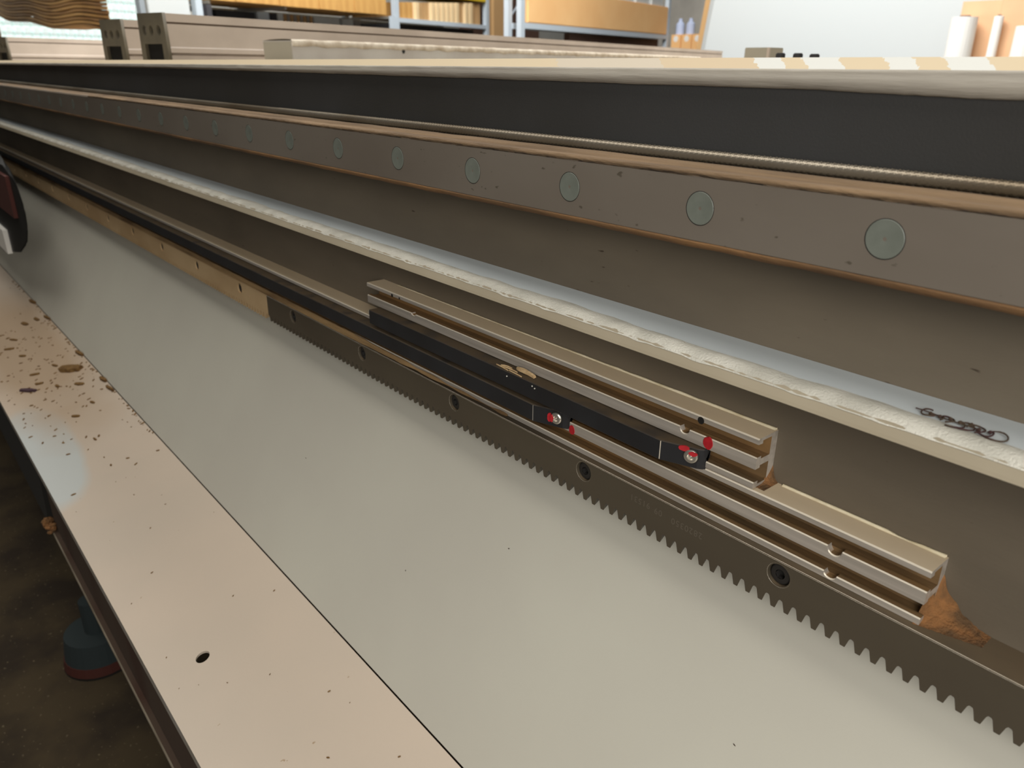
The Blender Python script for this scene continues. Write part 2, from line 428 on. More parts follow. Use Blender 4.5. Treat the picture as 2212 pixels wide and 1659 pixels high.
o = from_bm('top_dust', bm, MT['dust_tan'], rail, True); o['label'] = 'tan dust lying on the rail'
bm = bmesh.new(); prev = None                                        # greasy bead under the rail
for x in rng(XL, XR, 5):
    e = .8 * nz(x * .05, 5) + .4 * nz(x * .2, 1)
    r = [bm.verts.new(V(x, y, z)) for y, z in ((274.1, -69.2 + .3 * e), (273.7, -70.2), (274.6, -71.6 + .5 * e), (276.4, -72.6 + .6 * e), (281, -73.2 + .3 * e), (282, -72), (276.6, -71.75))]
    if prev:
        for i in range(len(r)):
            k = (i + 1) % len(r); bm.faces.new((prev[i], prev[k], r[k], r[i]))
    prev = r
o = from_bm('grease_bead', bm, MT['grease'], rail, True); o['label'] = 'brown caked grease along the lower rail edge'
capme = None
for k in range(-3, 26):
    x = -(.4459 + .2913 * k) * 274
    if capme is None:
        bm = bmesh.new()
        disc(bm, V(x, 274, -55.2), UX, UZ, -UY, 7.25, 7.25, -2, .05, 32, False, False)
        disc(bm, V(x, 274, -55.2), UX, UZ, -UY, 7.3, 7.0, .06, .06, 32, False, False)
        nrim = len(bm.faces)
        disc(bm, V(x, 274, -55.2), UX, UZ, -UY, 7.0, 6.8, .06, .22, 32, False, False)
        disc(bm, V(x, 274, -55.2), UX, UZ, -UY, 6.8, .75, .22, .02, 32, False, False)
        disc(bm, V(x, 274, -55.2), UX, UZ, -UY, .75, .3, .02, -.5, 32, False, True)
        cap0 = from_bm('hole_cap', bm, MT['cap'], rail); capme = cap0; x0 = x
        cap0.data.materials.append(MT['dark_hole'])
        for p in cap0.data.polygons:
            if 32 <= p.index < nrim: p.material_index = 1  # dark ring paints in the shaded gap round the cap
    else:
        c = cap0.copy(); COL.objects.link(c); c.location.x = cap0.location.x + (x - x0) / 1000

# ---------------------------------------------------------------- braided cable lying above the rail
bm = bmesh.new(); prev = None
xs = rng(XL, -700, 8) + rng(-700, XR, .8)[1:]
for x in xs:
    r = []
    for k in range(16):
        t = 2 * math.pi * k / 16
        am = .34 if x > -700 else 0
        rad = 2.6 + am * math.cos(5 * t + x * 2.1)
        r.append(bm.verts.new(V(x, 312 + rad * math.cos(t) + .25 * nz(x * .01), -38.4 + rad * math.sin(t))))
    if prev:
        for k in range(16):
            j = (k + 1) % 16; bm.faces.new((prev[k], prev[j], r[j], r[k]))
    prev = r
o = from_bm('braided_cable', bm, MT['cable'], None, True)
tag(o, 'thin braided metal cable lying in the groove just above the rail', 'cable')

# ---------------------------------------------------------------- slotted aluminium strips
def notch(x, x0, r):                   # rounded cut in a lip
    d = abs(x - x0)
    return math.sqrt(max(0, r * r - d * d)) if d < r else 0
def slotted(name, x0, x1, zt, cuts, label):
    P = [(303, 0), (288.1, 0), (287.5, -.6), (287.5, -2.9), (291, -3.2), (291, -1.6), (298, -1.6), (298, -11), (291, -11), (291, -9.6), (288, -9.6), (287.5, -10.1),
         (287.5, -15.7), (291, -15.7), (291, -14.4), (298, -14.4), (298, -24.2), (291, -24.2), (291, -22.5), (288, -22.5), (287.5, -23.0), (287.5, -25.7), (302.9, -25.7)]
    P = [(min(y, 302.9), zt + z) for y, z in P]
    xs = [x0, x1]
    for (xc, idx, sgn, rr) in cuts: xs += [xc - rr, xc + rr] + [xc + rr * math.cos(math.pi * k / 10) for k in range(11)]
    xs = sorted(set(round(v, 3) for v in xs))
    def warp(i, x, y, z):
        for (xc, idx, sgn, rr) in cuts:
            if i in idx: z += sgn * notch(x, xc, rr)
        return y, z
    bm = bmesh.new(); extrude(bm, P, xs, warp)
    bm.faces.ensure_lookup_table()
    o = from_bm(name, bm, MT['alu'])
    o.data.materials.append(MT['alu_top']); o.data.materials.append(MT['slot']); o.data.materials.append(MT['edge_steel_glint'])
    ztop = (EYE + zt) / 1000 - o.location.z
    for p in o.data.polygons:
        c = p.center
        yb = (c.y + o.location.y) * 1000
        if .5 < p.normal.z < .85 and p.normal.y < -.5: p.material_index = 3  # highlight painted onto the lip chamfers
        elif p.normal.z > .8 and abs(c.z - ztop) < .0003: p.material_index = 1
        elif yb > 289 and yb < 299 and abs(p.normal.x) < .5 and abs(c.z - ztop) > .0009: p.material_index = 2
    tag(o, label, 'slotted strip', None)
    return o
lower = slotted('slotted_strip', XL, -85.2, -181.7, [(-124, (9, 10, 11), -1, 3.4), (-124, (20, 19, 18), -.8, 3.0)],
                'long lower slotted aluminium strip on the bed, running right up to the orange dust pile')
upper = slotted('slotted_strip', -516.8, -166.8, -155.3, [(-208, (9, 10, 11), -1, 3.0), (-452, (9, 10, 11), -.5, 2.6)],
                'short upper slotted aluminium strip fixed above the longer one')
# dark discs for bores in the upper strip's top lip; cream beads along back edges
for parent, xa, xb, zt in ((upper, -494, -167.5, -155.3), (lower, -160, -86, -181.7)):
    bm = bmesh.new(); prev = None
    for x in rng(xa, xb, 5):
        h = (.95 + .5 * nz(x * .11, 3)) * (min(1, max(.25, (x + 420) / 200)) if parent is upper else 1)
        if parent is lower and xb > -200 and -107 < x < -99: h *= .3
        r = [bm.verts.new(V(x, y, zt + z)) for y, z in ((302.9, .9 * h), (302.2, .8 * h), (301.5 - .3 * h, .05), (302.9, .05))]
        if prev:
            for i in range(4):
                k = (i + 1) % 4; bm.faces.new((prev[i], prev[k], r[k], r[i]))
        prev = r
    from_bm('cream_bead', bm, MT['bead_cream'], parent, True)
for x, r in ((-199, 1.9), (-480, 1.3), (-470, .9)):
    bm = bmesh.new()
    disc(bm, V(x, 287.5, -157.6), UX, UZ, -UY, r, r, .02, .12, 14)
    from_bm('bore', bm, MT['dark_hole'], upper)

bm = bmesh.new(); prev = None
for x in rng(XL, -345, 4):
    h = max(0, .7 + .8 * nz(x * .02, 4) + .4 * nz(x * .11, 1)); t = max(0, min(1, (-340 - x) / 220 + .5 * nz(x * .05, 7) * (x > -560)))
    h *= t
    r = [bm.verts.new(V(x, 287.45 - (287.45 - y) * (.08 + .92 * t), -207.45 + (z + 207.45) * (.05 + .95 * t))) for y, z in ((287.45, -203.9 + .3 * h), (286.9 - .5 * h, -204.6 + .2 * h), (284.6 - .6 * h, -207.2 + .7 * h), (283.4, -207.4 + .3 * h), (287.45, -207.4))]
    if prev:
        for i in range(5):
            k = (i + 1) % 5; bm.faces.new((prev[i], prev[k], r[k], r[i]))
    prev = r
o = from_bm('lip_dust', bm, MT['lipdust'], lower, True); o['label'] = 'tan dust caked along the strip above the rack'
# black trip strips with ramped end, screw and red paint marks
def blob(name, c, n, w, h, m, parent, seed, th=.25):
    n = n.normalized(); u = UX - n * UX.dot(n); u.normalize(); v = n.cross(u)
    if v.z < 0: v = -v
    bm = bmesh.new(); A = []; B = []
    for k in range(18):
        t = 2 * math.pi * k / 18
        q = 1 + .16 * nz(math.cos(t) * 1.3, math.sin(t) * 1.3, seed)
        d = (u * math.cos(t) * w + v * math.sin(t) * h) * q
        A.append(bm.verts.new(c + (d + n * -.3) / 1000)); B.append(bm.verts.new(c + (d * .93 + n * th) / 1000))
    for k in range(18):
        j = (k + 1) % 18; bm.faces.new((A[k], A[j], B[j], B[k]))
    bm.faces.new(B); bm.faces.new(list(reversed(A)))
    return from_bm(name, bm, m, parent)

def trip(x0, xf, xt, zt, zb, label, xs_, zs_, mark):
    yf, yb = 278.0, 290.5
    bm = bmesh.new()
    st = [(x0, yf), (xf, yf), (xt - 3, 284.6), (xt - .8, 286.2), (xt, 288.2)]
    rings = []
    for x, y in st:
        rings.append([bm.verts.new(V(x, yy, z)) for yy, z in ((yb, zt - .4), (y + .5, zt), (y, zt - .5), (y, zb + .4), (y + .4, zb), (287.45, zb), (287.45, zt - 5.5), (yb, zt - 5.5))])
    for a, b in zip(rings, rings[1:]):
        for i in range(8):
            j = (i + 1) % 8; bm.faces.new((a[i], a[j], b[j], b[i]))
    bm.faces.new(rings[0]); bm.faces.new(list(reversed(rings[-1])))
    o = from_bm('trip_strip', bm, MT['black_cam'])
    tag(o, label, 'trip strip')
    # pale worn facet line where the ramp begins
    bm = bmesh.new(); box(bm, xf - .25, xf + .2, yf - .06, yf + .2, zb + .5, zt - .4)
    from_bm('worn_corner', bm, MT['edge_steel_glint'] if zt > -180 else MT['grey'], o)
    # button screw on the ramp
    n = Vector((xt - 3 - xf, 0, 0)).cross(UZ); n = Vector(((284.6 - yf), -(xt - 3 - xf), 0)).normalized()
    yy = yf + (284.6 - yf) * (xs_ - xf) / (xt - 3 - xf)
    c = V(xs_, yy, zs_); u = Vector((-n.y, n.x, 0)); 
    bm = bmesh.new()
    disc(bm, c, u, UZ, n, 4.2, 4.2, .02, .12, 24, False, True)
    dk = from_bm('counterbore', bm, MT['dark_hole'], o)
    bm = bmesh.new()
    disc(bm, c, u, UZ, n, 3.5, 3.5, .1, 1.0, 24, False, False); disc(bm, c, u, UZ, n, 3.5, 2.9, 1.0, 1.5, 24, False, False)
    disc(bm, c, u, UZ, n, 2.9, 1.7, 1.5, 1.6, 24, False, False); disc(bm, c, u, UZ, n, 1.7, 1.25, 1.6, .5, 24, False, True)
    sc = from_bm('screw', bm, MT['bright_steel'], o); sc['label'] = 'bright round screw head'
    bm = bmesh.new(); bmesh.ops.create_uvsphere(bm, u_segments=12, v_segments=8, radius=.0006)
    bmesh.ops.translate(bm, verts=bm.verts, vec=c + (u * .2 + UZ * .3 + n * .9) / 1000)
    from_bm('socket', bm, MT['bright_steel'], sc, True)
    for (dx, dz, w_, h_, up) in mark:
        blob('paint_mark', c + (u * dx + UZ * dz) / 1000 + n * (up / 1000), n, w_, h_, MT['red'], o, dx + zs_)['label'] = 'red paint mark'
    return o, c, u, n
t1, c1, u1, n1 = trip(-499, -214.6, -193.6, -171.3, -182.2, 'upper black trip strip with wood splinters on it', -199.6, -175.8, [(-3.9, 3.2, 2.9, 1.6, .15), (1.2, 1.9, 2.3, 1.2, 1.62)])
t2, c2, u2, n2 = trip(XL, -310.4, -288.6, -185.0, -195.8, 'lower black trip strip ending beside the first screw with red paint', -295.4, -189.9, [(-4.6, -.6, 1.7, 3.0, .1), (-2.4, -.2, 1.0, 2.5, 1.55)])
blob('paint_mark', V(-193.6, 287.45, -167.6), -UY, 3.0, 3.4, MT['red'], upper, 3)['label'] = 'red paint mark'
blob('paint_mark', V(-286.6, 287.45, -195.6), -UY, 2.4, 3.0, MT['red'], lower, 5)['label'] = 'red paint mark'

# ---------------------------------------------------------------- gear racks
RY = 283.0; ZT, ZTIP, ZROOT = -207.6, -232.7, -227.3
PITCH = .024327 * RY
PH = -.9026 * RY                      # x of one tooth tip
def tooth_x(x): return PH + round((x - PH) / PITCH) * PITCH
def make_rack(xa, xb, m, label, bolts, extra):
    out = [(xa, ZT)]
    k0 = math.ceil((xa + 3 - PH) / PITCH); k1 = math.floor((xb - 3 - PH) / PITCH)
    out.append((xa, ZROOT))
    for k in range(k0, k1 + 1):
        c = PH + k * PITCH
        out += [(c - 2.75, ZROOT - .1), (c - 2.35, ZROOT - .7), (c - 1.15, ZTIP + .15), (c - .95, ZTIP), (c + .95, ZTIP), (c + 1.15, ZTIP + .15), (c + 2.35, ZROOT - .7), (c + 2.75, ZROOT - .1), (c + 3.1, ZROOT + .12)]
    out += [(xb, ZROOT), (xb, ZT)]
    holes = []
    for x in bolts: holes.append([(x + 5.6 * math.cos(2 * math.pi * k / 28), -214.9 + 5.6 * math.sin(2 * math.pi * k / 28)) for k in range(28)])
    for x, z, r in extra: holes.append([(x + r * math.cos(2 * math.pi * k / 14), z + r * math.sin(2 * math.pi * k / 14)) for k in range(14)])
    me = curve_plate('gear_rack', out, holes, RY, 302.9, m)
    for v in me.vertices:                                          # helical teeth
        if v.co.y > .29 and v.co.z < (EYE + ZROOT + .2) / 1000: v.co.x -= .0071 if xa + 1 < v.co.x * 1000 < xb - 1 else 0
    o = link('gear_rack', me, m)
    tag(o, label, 'gear rack')
    # thin bright chamfer along the top edge
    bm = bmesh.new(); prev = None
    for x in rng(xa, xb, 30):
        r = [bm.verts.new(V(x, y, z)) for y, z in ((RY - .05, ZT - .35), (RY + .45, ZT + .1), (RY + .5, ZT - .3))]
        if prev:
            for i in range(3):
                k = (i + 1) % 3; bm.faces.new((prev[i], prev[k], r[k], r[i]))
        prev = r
    from_bm('top_chamfer', bm, MT['edge_steel_glint'] if m is MT['rack'] else MT['dust_tan'], o)
    proto = None
    for x in bolts:
        c = V(x, RY, -214.9)
        if proto is None:
            bm = bmesh.new()
            disc(bm, c, UX, UZ, -UY, 5.55, 5.55, -19, -3.2, 28, False, False)
            disc(bm, c, UX, UZ, -UY, 5.55, 5.0, -3.2, -1.4, 28, False, False)
            disc(bm, c, UX, UZ, -UY, 5.0, 4.5, -1.4, -1.1, 28, False, False); disc(bm, c, UX, UZ, -UY, 4.5, 2.4, -1.1, -1.1, 28, False, False)
            disc(bm, c, UX, UZ, -UY, 2.4, 2.3, -1.1, -4.0, 6, False, True)
            b0 = from_bm('bolt', bm, MT['bolt'], o)
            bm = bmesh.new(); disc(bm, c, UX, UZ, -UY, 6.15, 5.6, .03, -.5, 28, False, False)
            r0 = from_bm('counterbore_rim', bm, MT['edge_steel_glint'] if m is MT['rack'] else MT['grease'], o)
            proto = (b0, r0, x)
        else:
            for q in proto[:2]:
                cc = q.copy(); COL.objects.link(cc); cc.location.x = q.location.x + (x - proto[2]) / 1000
    return o
bx = [-(.5113 + .4465 * k) * RY for k in range(-3, 20)]
rk1 = make_rack(-707.6, XR, MT['rack'], 'clean dark steel gear rack with bolts and an engraved number, teeth facing down', [x for x in bx if -700 < x < XR - 10], [])
rk2 = make_rack(XL, -708.2, MT['rack_dusty'], 'dust-covered gear rack continuing the dark one towards the far end', [x for x in bx if XL + 10 < x < -716], [(-768, -216, 1.4), (-750, -218, 1.1)])
# engraved number, upside down on the rack's front
for txt, x, zc, size in (('2820350', -187.5, -216.6, 5.0), ('09', -213.3, -215.9, 5.0), ('91531', -221.6, -215.3, 5.0)):
    cu = bpy.data.curves.new('number', 'FONT'); cu.body = txt; cu.size = size / 1000; cu.extrude = .00004; cu.space_character = 1.15
    t = bpy.data.objects.new('number', cu); COL.objects.link(t)
    dg = bpy.context.evaluated_depsgraph_get(); dg.update()
    me = bpy.data.meshes.new_from_object(t.evaluated_get(dg)); bpy.data.objects.remove(t); bpy.data.curves.remove(cu)
    me.transform(Matrix(((-1, 0, 0, 0), (0, 0, -1, 0), (0, -1, 0, 0), (0, 0, 0, 1))))
    me.transform(Matrix.Translation(V(x, RY - .03, zc + 2)))
    me.materials.clear()
    link('engraved_number', me, MT['engrave'], rk1)

# ---------------------------------------------------------------- sloping white guards under the rack
def skin(name, pts, th, xs, m, parent=None):
    bm = bmesh.new(); a = [(y, z) for y, z in pts]; nn = []
    for i, (y, z) in enumerate(a):
        y0, z0 = a[max(0, i - 1)]; y1, z1 = a[min(len(a) - 1, i + 1)]
        L = math.hypot(y1 - y0, z1 - z0); nn.append((y - (z1 - z0) / L * -th, z + (y1 - y0) / L * -th * -1 * -1))
    extrude(bm, a + list(reversed(nn)), xs)
    return from_bm(name, bm, m, parent)
SY, SZ = 215.8, -427.2
g1 = ext('upper_guard', [(302.8, -240), (SY + .5, SZ + .8), (SY + 4, SZ - 3), (302.8, -246)], [XL, XR], MT['upper_guard'])
tag(g1, 'large smooth white sheet metal guard sloping down from under the gear rack', 'panel')
# lower guard with a bolt hole
cs, sn = math.cos(math.radians(17)), math.sin(math.radians(17))
EYd = 91.3; LEN = (SY - EYd) / cs
HX, HV = -547.5, (SY - 128.8) / cs
me = curve_plate('lower_guard', [(XL, .4), (XR, .4), (XR, LEN), (XL, LEN)],
                 [[(HX + 5.9 * math.cos(2 * math.pi * k / 24), HV + 5.9 * math.sin(2 * math.pi * k / 24)) for k in range(24)]], 0, 2, MT['lower_guard'])
# plate local (x, thickness, v) -> sloping plane
for v in me.vertices:
    th = v.co.y * 1000; vv = v.co.z * 1000 - EYE
    v.co = V(v.co.x * 1000, SY - vv * cs + th * 0 - th * sn * -1 * 0, SZ - vv * sn - th)
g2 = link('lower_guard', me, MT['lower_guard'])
tag(g2, 'dusty pinkish lower guard plate with one round hole, along the bottom edge', 'panel')
o = ext('folded_lip', [(EYd, -465.4), (EYd + 2, -465.4), (EYd + 2, -474), (EYd - .2, -474)], [XL, XR], MT['lip'], g2)
o['label'] = 'grey folded outer edge'
sk = ext('skirt_plate', [(97, -474.2), (100, -474.2), (100, -562), (91, -562), (91, -559.5), (97, -559.5)], [-1041, XR], MT['skirt'])
tag(sk, 'dark rust-stained skirt plate hanging below the lower guard', 'plate')
ext('lip', [(90.6, -562.2), (99.9, -562.2), (99.9, -566), (93.4, -566), (92, -559.2), (90.6, -559.2)], [-1040, XR], MT['flange'], sk)
bm = bmesh.new()
for k in range(26):
    c = V(-1036 + random.uniform(-10, 16), 92 + random.uniform(-6, 4), -556 + random.uniform(-3, 9)); s = random.uniform(3, 7) / 1000
    mm = Matrix.Translation(c) @ Matrix.Rotation(random.random() * 6, 4, Vector((random.random(), random.random(), 1))) @ Matrix.Diagonal((s, s * .7, s * .6, 1))
    bmesh.ops.create_icosphere(bm, subdivisions=1, radius=1, matrix=mm)
from_bm('rust_clump', bm, MT['pile'], sk)
ext('shade_plate', [(94, -474.2), (99, -474.2), (99, -560), (91, -560)], [XL, -1046], MT['void'], sk)  # dark plate standing in for the deep shade beyond the skirt's end

# leveling foot on the floor beyond the skirt
ft = empty('leveling_foot', V(-1258, 138, -950))
tag(ft, 'round teal leveling foot with a dull red rim on the floor below the skirt', 'foot')
bm = bmesh.new(); disc(bm, V(-1258, 138, -946), UX, UY, UZ, 60, 57, 0, 16, 28, True, True); from_bm('rim', bm, MT['darkred'], ft)
bm = bmesh.new(); disc(bm, V(-1258, 138, -930), UX, UY, UZ, 56, 50, 0, 40, 28, True, True); disc(bm, V(-1258, 138, -890), UX, UY, UZ, 18, 18, 0, 60, 16, True, True)
from_bm('pad', bm, MT['teal'], ft)
bm = bmesh.new(); disc(bm, V(-1258, 138, -950), UX, UY, UZ, 60, 60, 0, 4.2, 28, True, True); from_bm('base', bm, MT['gblack'], ft)

# ---------------------------------------------------------------- gantry gearbox at the far left
gb = empty('gantry_gearbox', V(-1600, 210, -420))
tag(gb, 'black gearbox housing with a dark red cover under the far end of the rack', 'gearbox')
bm = bmesh.new()
pr = []
for (x, z) in ((-2100, -156), (-1560, -158), (-1500, -167), (-1452, -188), (-1434, -214), (-1448, -248), (-1491, -281), (-1600, -318), (-1795, -345), (-2100, -350)):
    pr.append((x, z))
A = [bm.verts.new(V(x, 200, z)) for x, z in pr]; B = [bm.verts.new(V(x - 190, 224, z)) for x, z in pr]
for k in range(len(pr)):
    j = (k + 1) % len(pr); bm.faces.new((A[k], A[j], B[j], B[k]))
bm.faces.new(list(reversed(A))); bm.faces.new(B)
bmesh.ops.bevel(bm, geom=bm.edges[:], offset=.006, segments=2, affect='EDGES')
from_bm('housing', bm, MT['gblack'], gb)
bm = bmesh.new(); box(bm, -3300, -2480, -420, 270, -930, 1500); box(bm, -3300, -2480, -420, 270, -950, -930)
from_bm('column', bm, MT['gblack'], gb)  # unseen gantry column, added to darken the far left
bm = bmesh.new(); box(bm, -2000, -1520, 194, 199.8, -240, -172); from_bm('cover', bm, MT['darkred'], gb)
bm = bmesh.new(); box(bm, -2000, -1690, 192, 199.8, -330, -286); from_bm('block', bm, MT['foam'], gb)

# ---------------------------------------------------------------- dust, chips and swarf
bm = bmesh.new(); prev = None                                     # powder ridge along the ledge
for x in rng(XL, XR, 2.6):
    b = 286 + 4 * nz(x * .012) + 2.5 * nz(x * .05, 4); h = 1.5 + .6 * nz(x * .03, 7) + .4 * nz(x * .15, 2)
    f = 269.4 + .8 * nz(x * .08, 1) + .6 * nz(x * .3, 8); ov = -119.9 - max(0, .9 * nz(x * .06, 11) + .4 * nz(x * .17, 12))
    r = [bm.verts.new(V(x, y, z)) for y, z in ((b, -118.75), (b - 4, -118.55 + h * .2), (279, -118.5 + h * .7 + .3 * nz(x * .4, 3)), (274.5, -118.6 + h), (271.3, -118.9 + h * .6), (f, -119.4), (269.15 + .777 * (ov + 119.3), ov))]
    if prev:
        for i in range(6): bm.faces.new((prev[i], prev[i + 1], r[i + 1], r[i]))
    prev = r
o = from_bm('powder_ridge', bm, MT['powder'], None, True)
tag(o, 'ragged ridge of white powder heaped along the front of the ledge', 'dust', None, 'stuff')

def heap(name, c, rx, ry, h, m, seed, parent=None, ridge=None):
    bm = bmesh.new(); G = []
    n = 22
    for i in range(n + 1):
        row = []
        for j in range(n + 1):
            u = i / n * 2 - 1; v = j / n * 2 - 1
            d = math.sqrt(u * u + v * v)
            q = max(0, 1 - d) ** 1.2 * h * (1 + .5 * nz(u * 3, v * 3, seed)) + .3 * nz(u * 9, v * 9, seed)
            row.append(bm.verts.new(V(c[0] + u * rx, min(c[1] + v * ry, 302.7), c[2] + max(q, -.1 if d < 1 else -.4))))
        G.append(row)
    for i in range(n):
        for j in range(n): bm.faces.new((G[i][j], G[i + 1][j], G[i + 1][j + 1], G[i][j + 1]))
    return from_bm(name, bm, m, parent, True)
# orange brown dust in the corner at the end of the slotted strip
bm = bmesh.new(); G = []
for i in range(25):
    u = i / 24; x = -87.5 + 24 * u; row = []
    for j in range(13):
        v = j / 12
        hw = 15 * (1 - u) ** 2.6 * v ** 1.7 + 5.0 * (1 - u) ** 1.2 * v ** 1.3
        y = 286.6 + (302.8 - 286.6) * v + (u * 7 * (1 - v))
        z = -207.5 + hw * (1 + .25 * nz(x * .3, v * 4, 2)) + .5 * nz(x * .9, v * 9, 5)
        row.append(bm.verts.new(V(x, y, max(z, -207.6))))
    G.append(row)
for i in range(24):
    for j in range(12): bm.faces.new((G[i][j], G[i + 1][j], G[i + 1][j + 1], G[i][j + 1]))
o = from_bm('dust_pile', bm, MT['pile'], None, True)
tag(o, 'orange brown dust pile in the corner at the end of the lower slotted strip', 'dust', None, 'stuff')
bm = bmesh.new(); G = []
for i in range(13):
    u = i / 12; x = -167.3 + 4.5 * u; row = []
    for j in range(9):
        v = j / 8
        z = -181.65 + 9 * (1 - u) ** 2.2 * v ** 2.6 + 1.2 * (1 - u) * v
        row.append(bm.verts.new(V(x, 291 + 11.8 * v, z + .3 * nz(x, v * 8))))
    G.append(row)
for i in range(12):
    for j in range(8): bm.faces.new((G[i][j], G[i + 1][j], G[i + 1][j + 1], G[i][j + 1]))
o = from_bm('dust_pile', bm, MT['pile'], None, True)
tag(o, 'thin brown dust caked at the right end of the upper slotted strip', 'dust', None, 'stuff')

def chip(name, c, L, W, H, ang, m, slope=(0, 0), bend=0.0):
    bm = bmesh.new(); n = 7; R_ = []
    s = random.random() * 50
    for i in range(n):
        t = i / (n - 1) - .5
        wv = W * (.55 + .45 * math.cos(t * 2.6)) * (1 + .35 * nz(t * 6, s)); zc = bend * (1 - 4 * t * t)
        R_.append([bm.verts.new(Vector((t * L, -wv / 2 + .15 * W * nz(t * 5, s, 2), zc)) / 1000), bm.verts.new(Vector((t * L, wv / 2, zc)) / 1000),
                   bm.verts.new(Vector((t * L, wv / 2.6, zc + H)) / 1000), bm.verts.new(Vector((t * L, -wv / 2.6, zc + H * (1 + .3 * nz(t * 4, s, 3)))) / 1000)])
    for a, b in zip(R_, R_[1:]):
        for i in range(4):
            j = (i + 1) % 4; bm.faces.new((a[i], a[j], b[j], b[i]))
    bm.faces.new(R_[0]); bm.faces.new(list(reversed(R_[-1])))
    M_ = Matrix.Translation(V(*c)) @ Matrix.Rotation(slope[0], 4, 'X') @ Matrix.Rotation(slope[1], 4, 'Y') @ Matrix.Rotation(ang, 4, 'Z')
    bmesh.ops.transform(bm, matrix=M_, verts=bm.verts)
    return from_bm(name, bm, m)
SL = (math.radians(17), 0)
def onG(x, y, lift=.2): return (x, y, SZ - (SY - y) * sn / cs + lift)
tag(chip('wood_chip', onG(-1276, 190), 42, 17, 5, .55, MT['chip'], SL), 'largest brown wood chip on the lower guard, near its upper seam', 'wood chip')
tag(chip('wood_chip', onG(-1274, 128.5), 34, 7, 3, .5, MT['chip_dark'], SL), 'dark purple sliver near the outer edge of the lower guard', 'wood chip')
CH = sorted(((-1527, 151, 26, 5, .4), (-1585, 180, 30, 10, .2), (-1325, 147, 20, 6, .8), (-1322, 176, 18, 5, .3), (-1207, 186, 22, 8, .5), (-1108, 158, 16, 5, .6),
                         (-1581, 199, 28, 8, .1), (-1491, 138, 24, 6, .7), (-1238, 162, 14, 6, .2), (-1280, 145, 15, 5, .9), (-1124, 184, 12, 4, .3), (-1429, 148, 18, 6, .5), (-1015, 160, 9, 3, .2)))
for k_, (x, y, L, W, an) in enumerate(CH):
    tag(chip('wood_chip', onG(x, y), L * .8, W * .8, 2, an, MT['chip'], SL), ORD[k_] + ' small brown wood chip on the lower guard, counted from its far end', 'wood chip', 'small chips on the lower guard')
for k_, (x, y, L, W) in enumerate(((-1690, 213.5, 30, 6), (-1560, 213.5, 26, 5), (-1320, 213.5, 26, 6), (-1178, 213.5, 20, 6), (-1137, 212, 22, 4))):
    tag(chip('wood_chip', onG(x, y, .3), L, W, 4, .15, MT['chip'], SL), ORD[k_] + ' brown chip from the far end, lodged in the seam between the guards', 'wood chip', 'chips in the guard seam')
bm = bmesh.new()                                                   # fine specks, nobody could count them
for k in range(330):
    y = random.uniform(100, 213)
    x = random.choice((random.gauss(-1420, 190), random.gauss(-1300, 160), random.uniform(-1700, 0)))
    if k > 255: y = random.uniform(211, 214.5); x = random.uniform(-1900, -950)
    if x < -1950: continue
    s = random.uniform(.5, 2.0) if x < -900 else random.uniform(.3, .9)
    c = V(*onG(x, y, .5)); mm = Matrix.Translation(c) @ Matrix.Rotation(SL[0], 4, 'X') @ Matrix.Rotation(random.random() * 6, 4, 'Z') @ Matrix.Diagonal((s * 1.8 / 1000, s * .8 / 1000, s * .4 / 1000, 1))
    bmesh.ops.create_icosphere(bm, subdivisions=1, radius=1, matrix=mm)
o = from_bm('sawdust', bm, MT['chip'])
tag(o, 'fine brown sawdust specks sprinkled over the lower guard', 'sawdust', None, 'stuff')
bm = bmesh.new()                                                   # specks stuck on the upper guard
for (x, t) in ((-141, .52), (-135, .72), (-146, .38), (-196, .86), (-250, .9), (-420, .6), (-330, .3), (-600, .5)):
    y = 302.8 + (SY - 302.8) * t; z = -240 + (SZ + 240) * t
    mm = Matrix.Translation(V(x, y - .3, z + .2)) @ Matrix.Rotation(random.random() * 3, 4, 'Y') @ Matrix.Diagonal((.0009, .0002, .0004, 1))
    bmesh.ops.create_icosphere(bm, subdivisions=1, radius=1, matrix=mm)
o = from_bm('dirt_specks', bm, MT['swarf'])
tag(o, 'few tiny dark dirt specks stuck on the upper white guard', 'dirt', None, 'stuff')

# splinters on the upper trip strip
for k_, (x, y, z, L, W, an, be) in enumerate(((-341, 279.4, -171.1, 13, .55, -.10, .2), (-336, 280.6, -171.1, 15, .6, .06, .5), (-328, 278.9, -171.1, 13, .5, -.08, .1), (-340, 282.0, -171.1, 9, .5, .2, .6))):
    tag(chip('wood_splinter', (x, y, z), L, W, .6, an, MT['chip_pale'], (0, 0), be), ORD[k_] + ' thin pale wood splinter in the bundle on the upper black trip strip', 'splinter', 'splinters on the trip strip')
tag(chip('wood_splinter', (-324, 284.2, -171.0), 17, 2.6, 1.6, -.05, MT['chip_pale'], (.3, 0), .8), 'thickest pale wood splinter, wedged behind the upper black trip strip', 'splinter')
for k_, (x, z) in enumerate(((-334.5, -174.4), (-311.2, -173.4), (-309.0, -174.2))):
    bm = bmesh.new(); bmesh.ops.create_icosphere(bm, subdivisions=1, radius=.00055, matrix=Matrix.Translation(V(x, 277.8, z)))
    tag(from_bm('white_fleck', bm, MT['powder']), ('single', 'upper of two', 'lower of two')[k_] + ' tiny white flecks on the face of the upper black trip strip', 'fleck', 'white flecks on the trip strip')

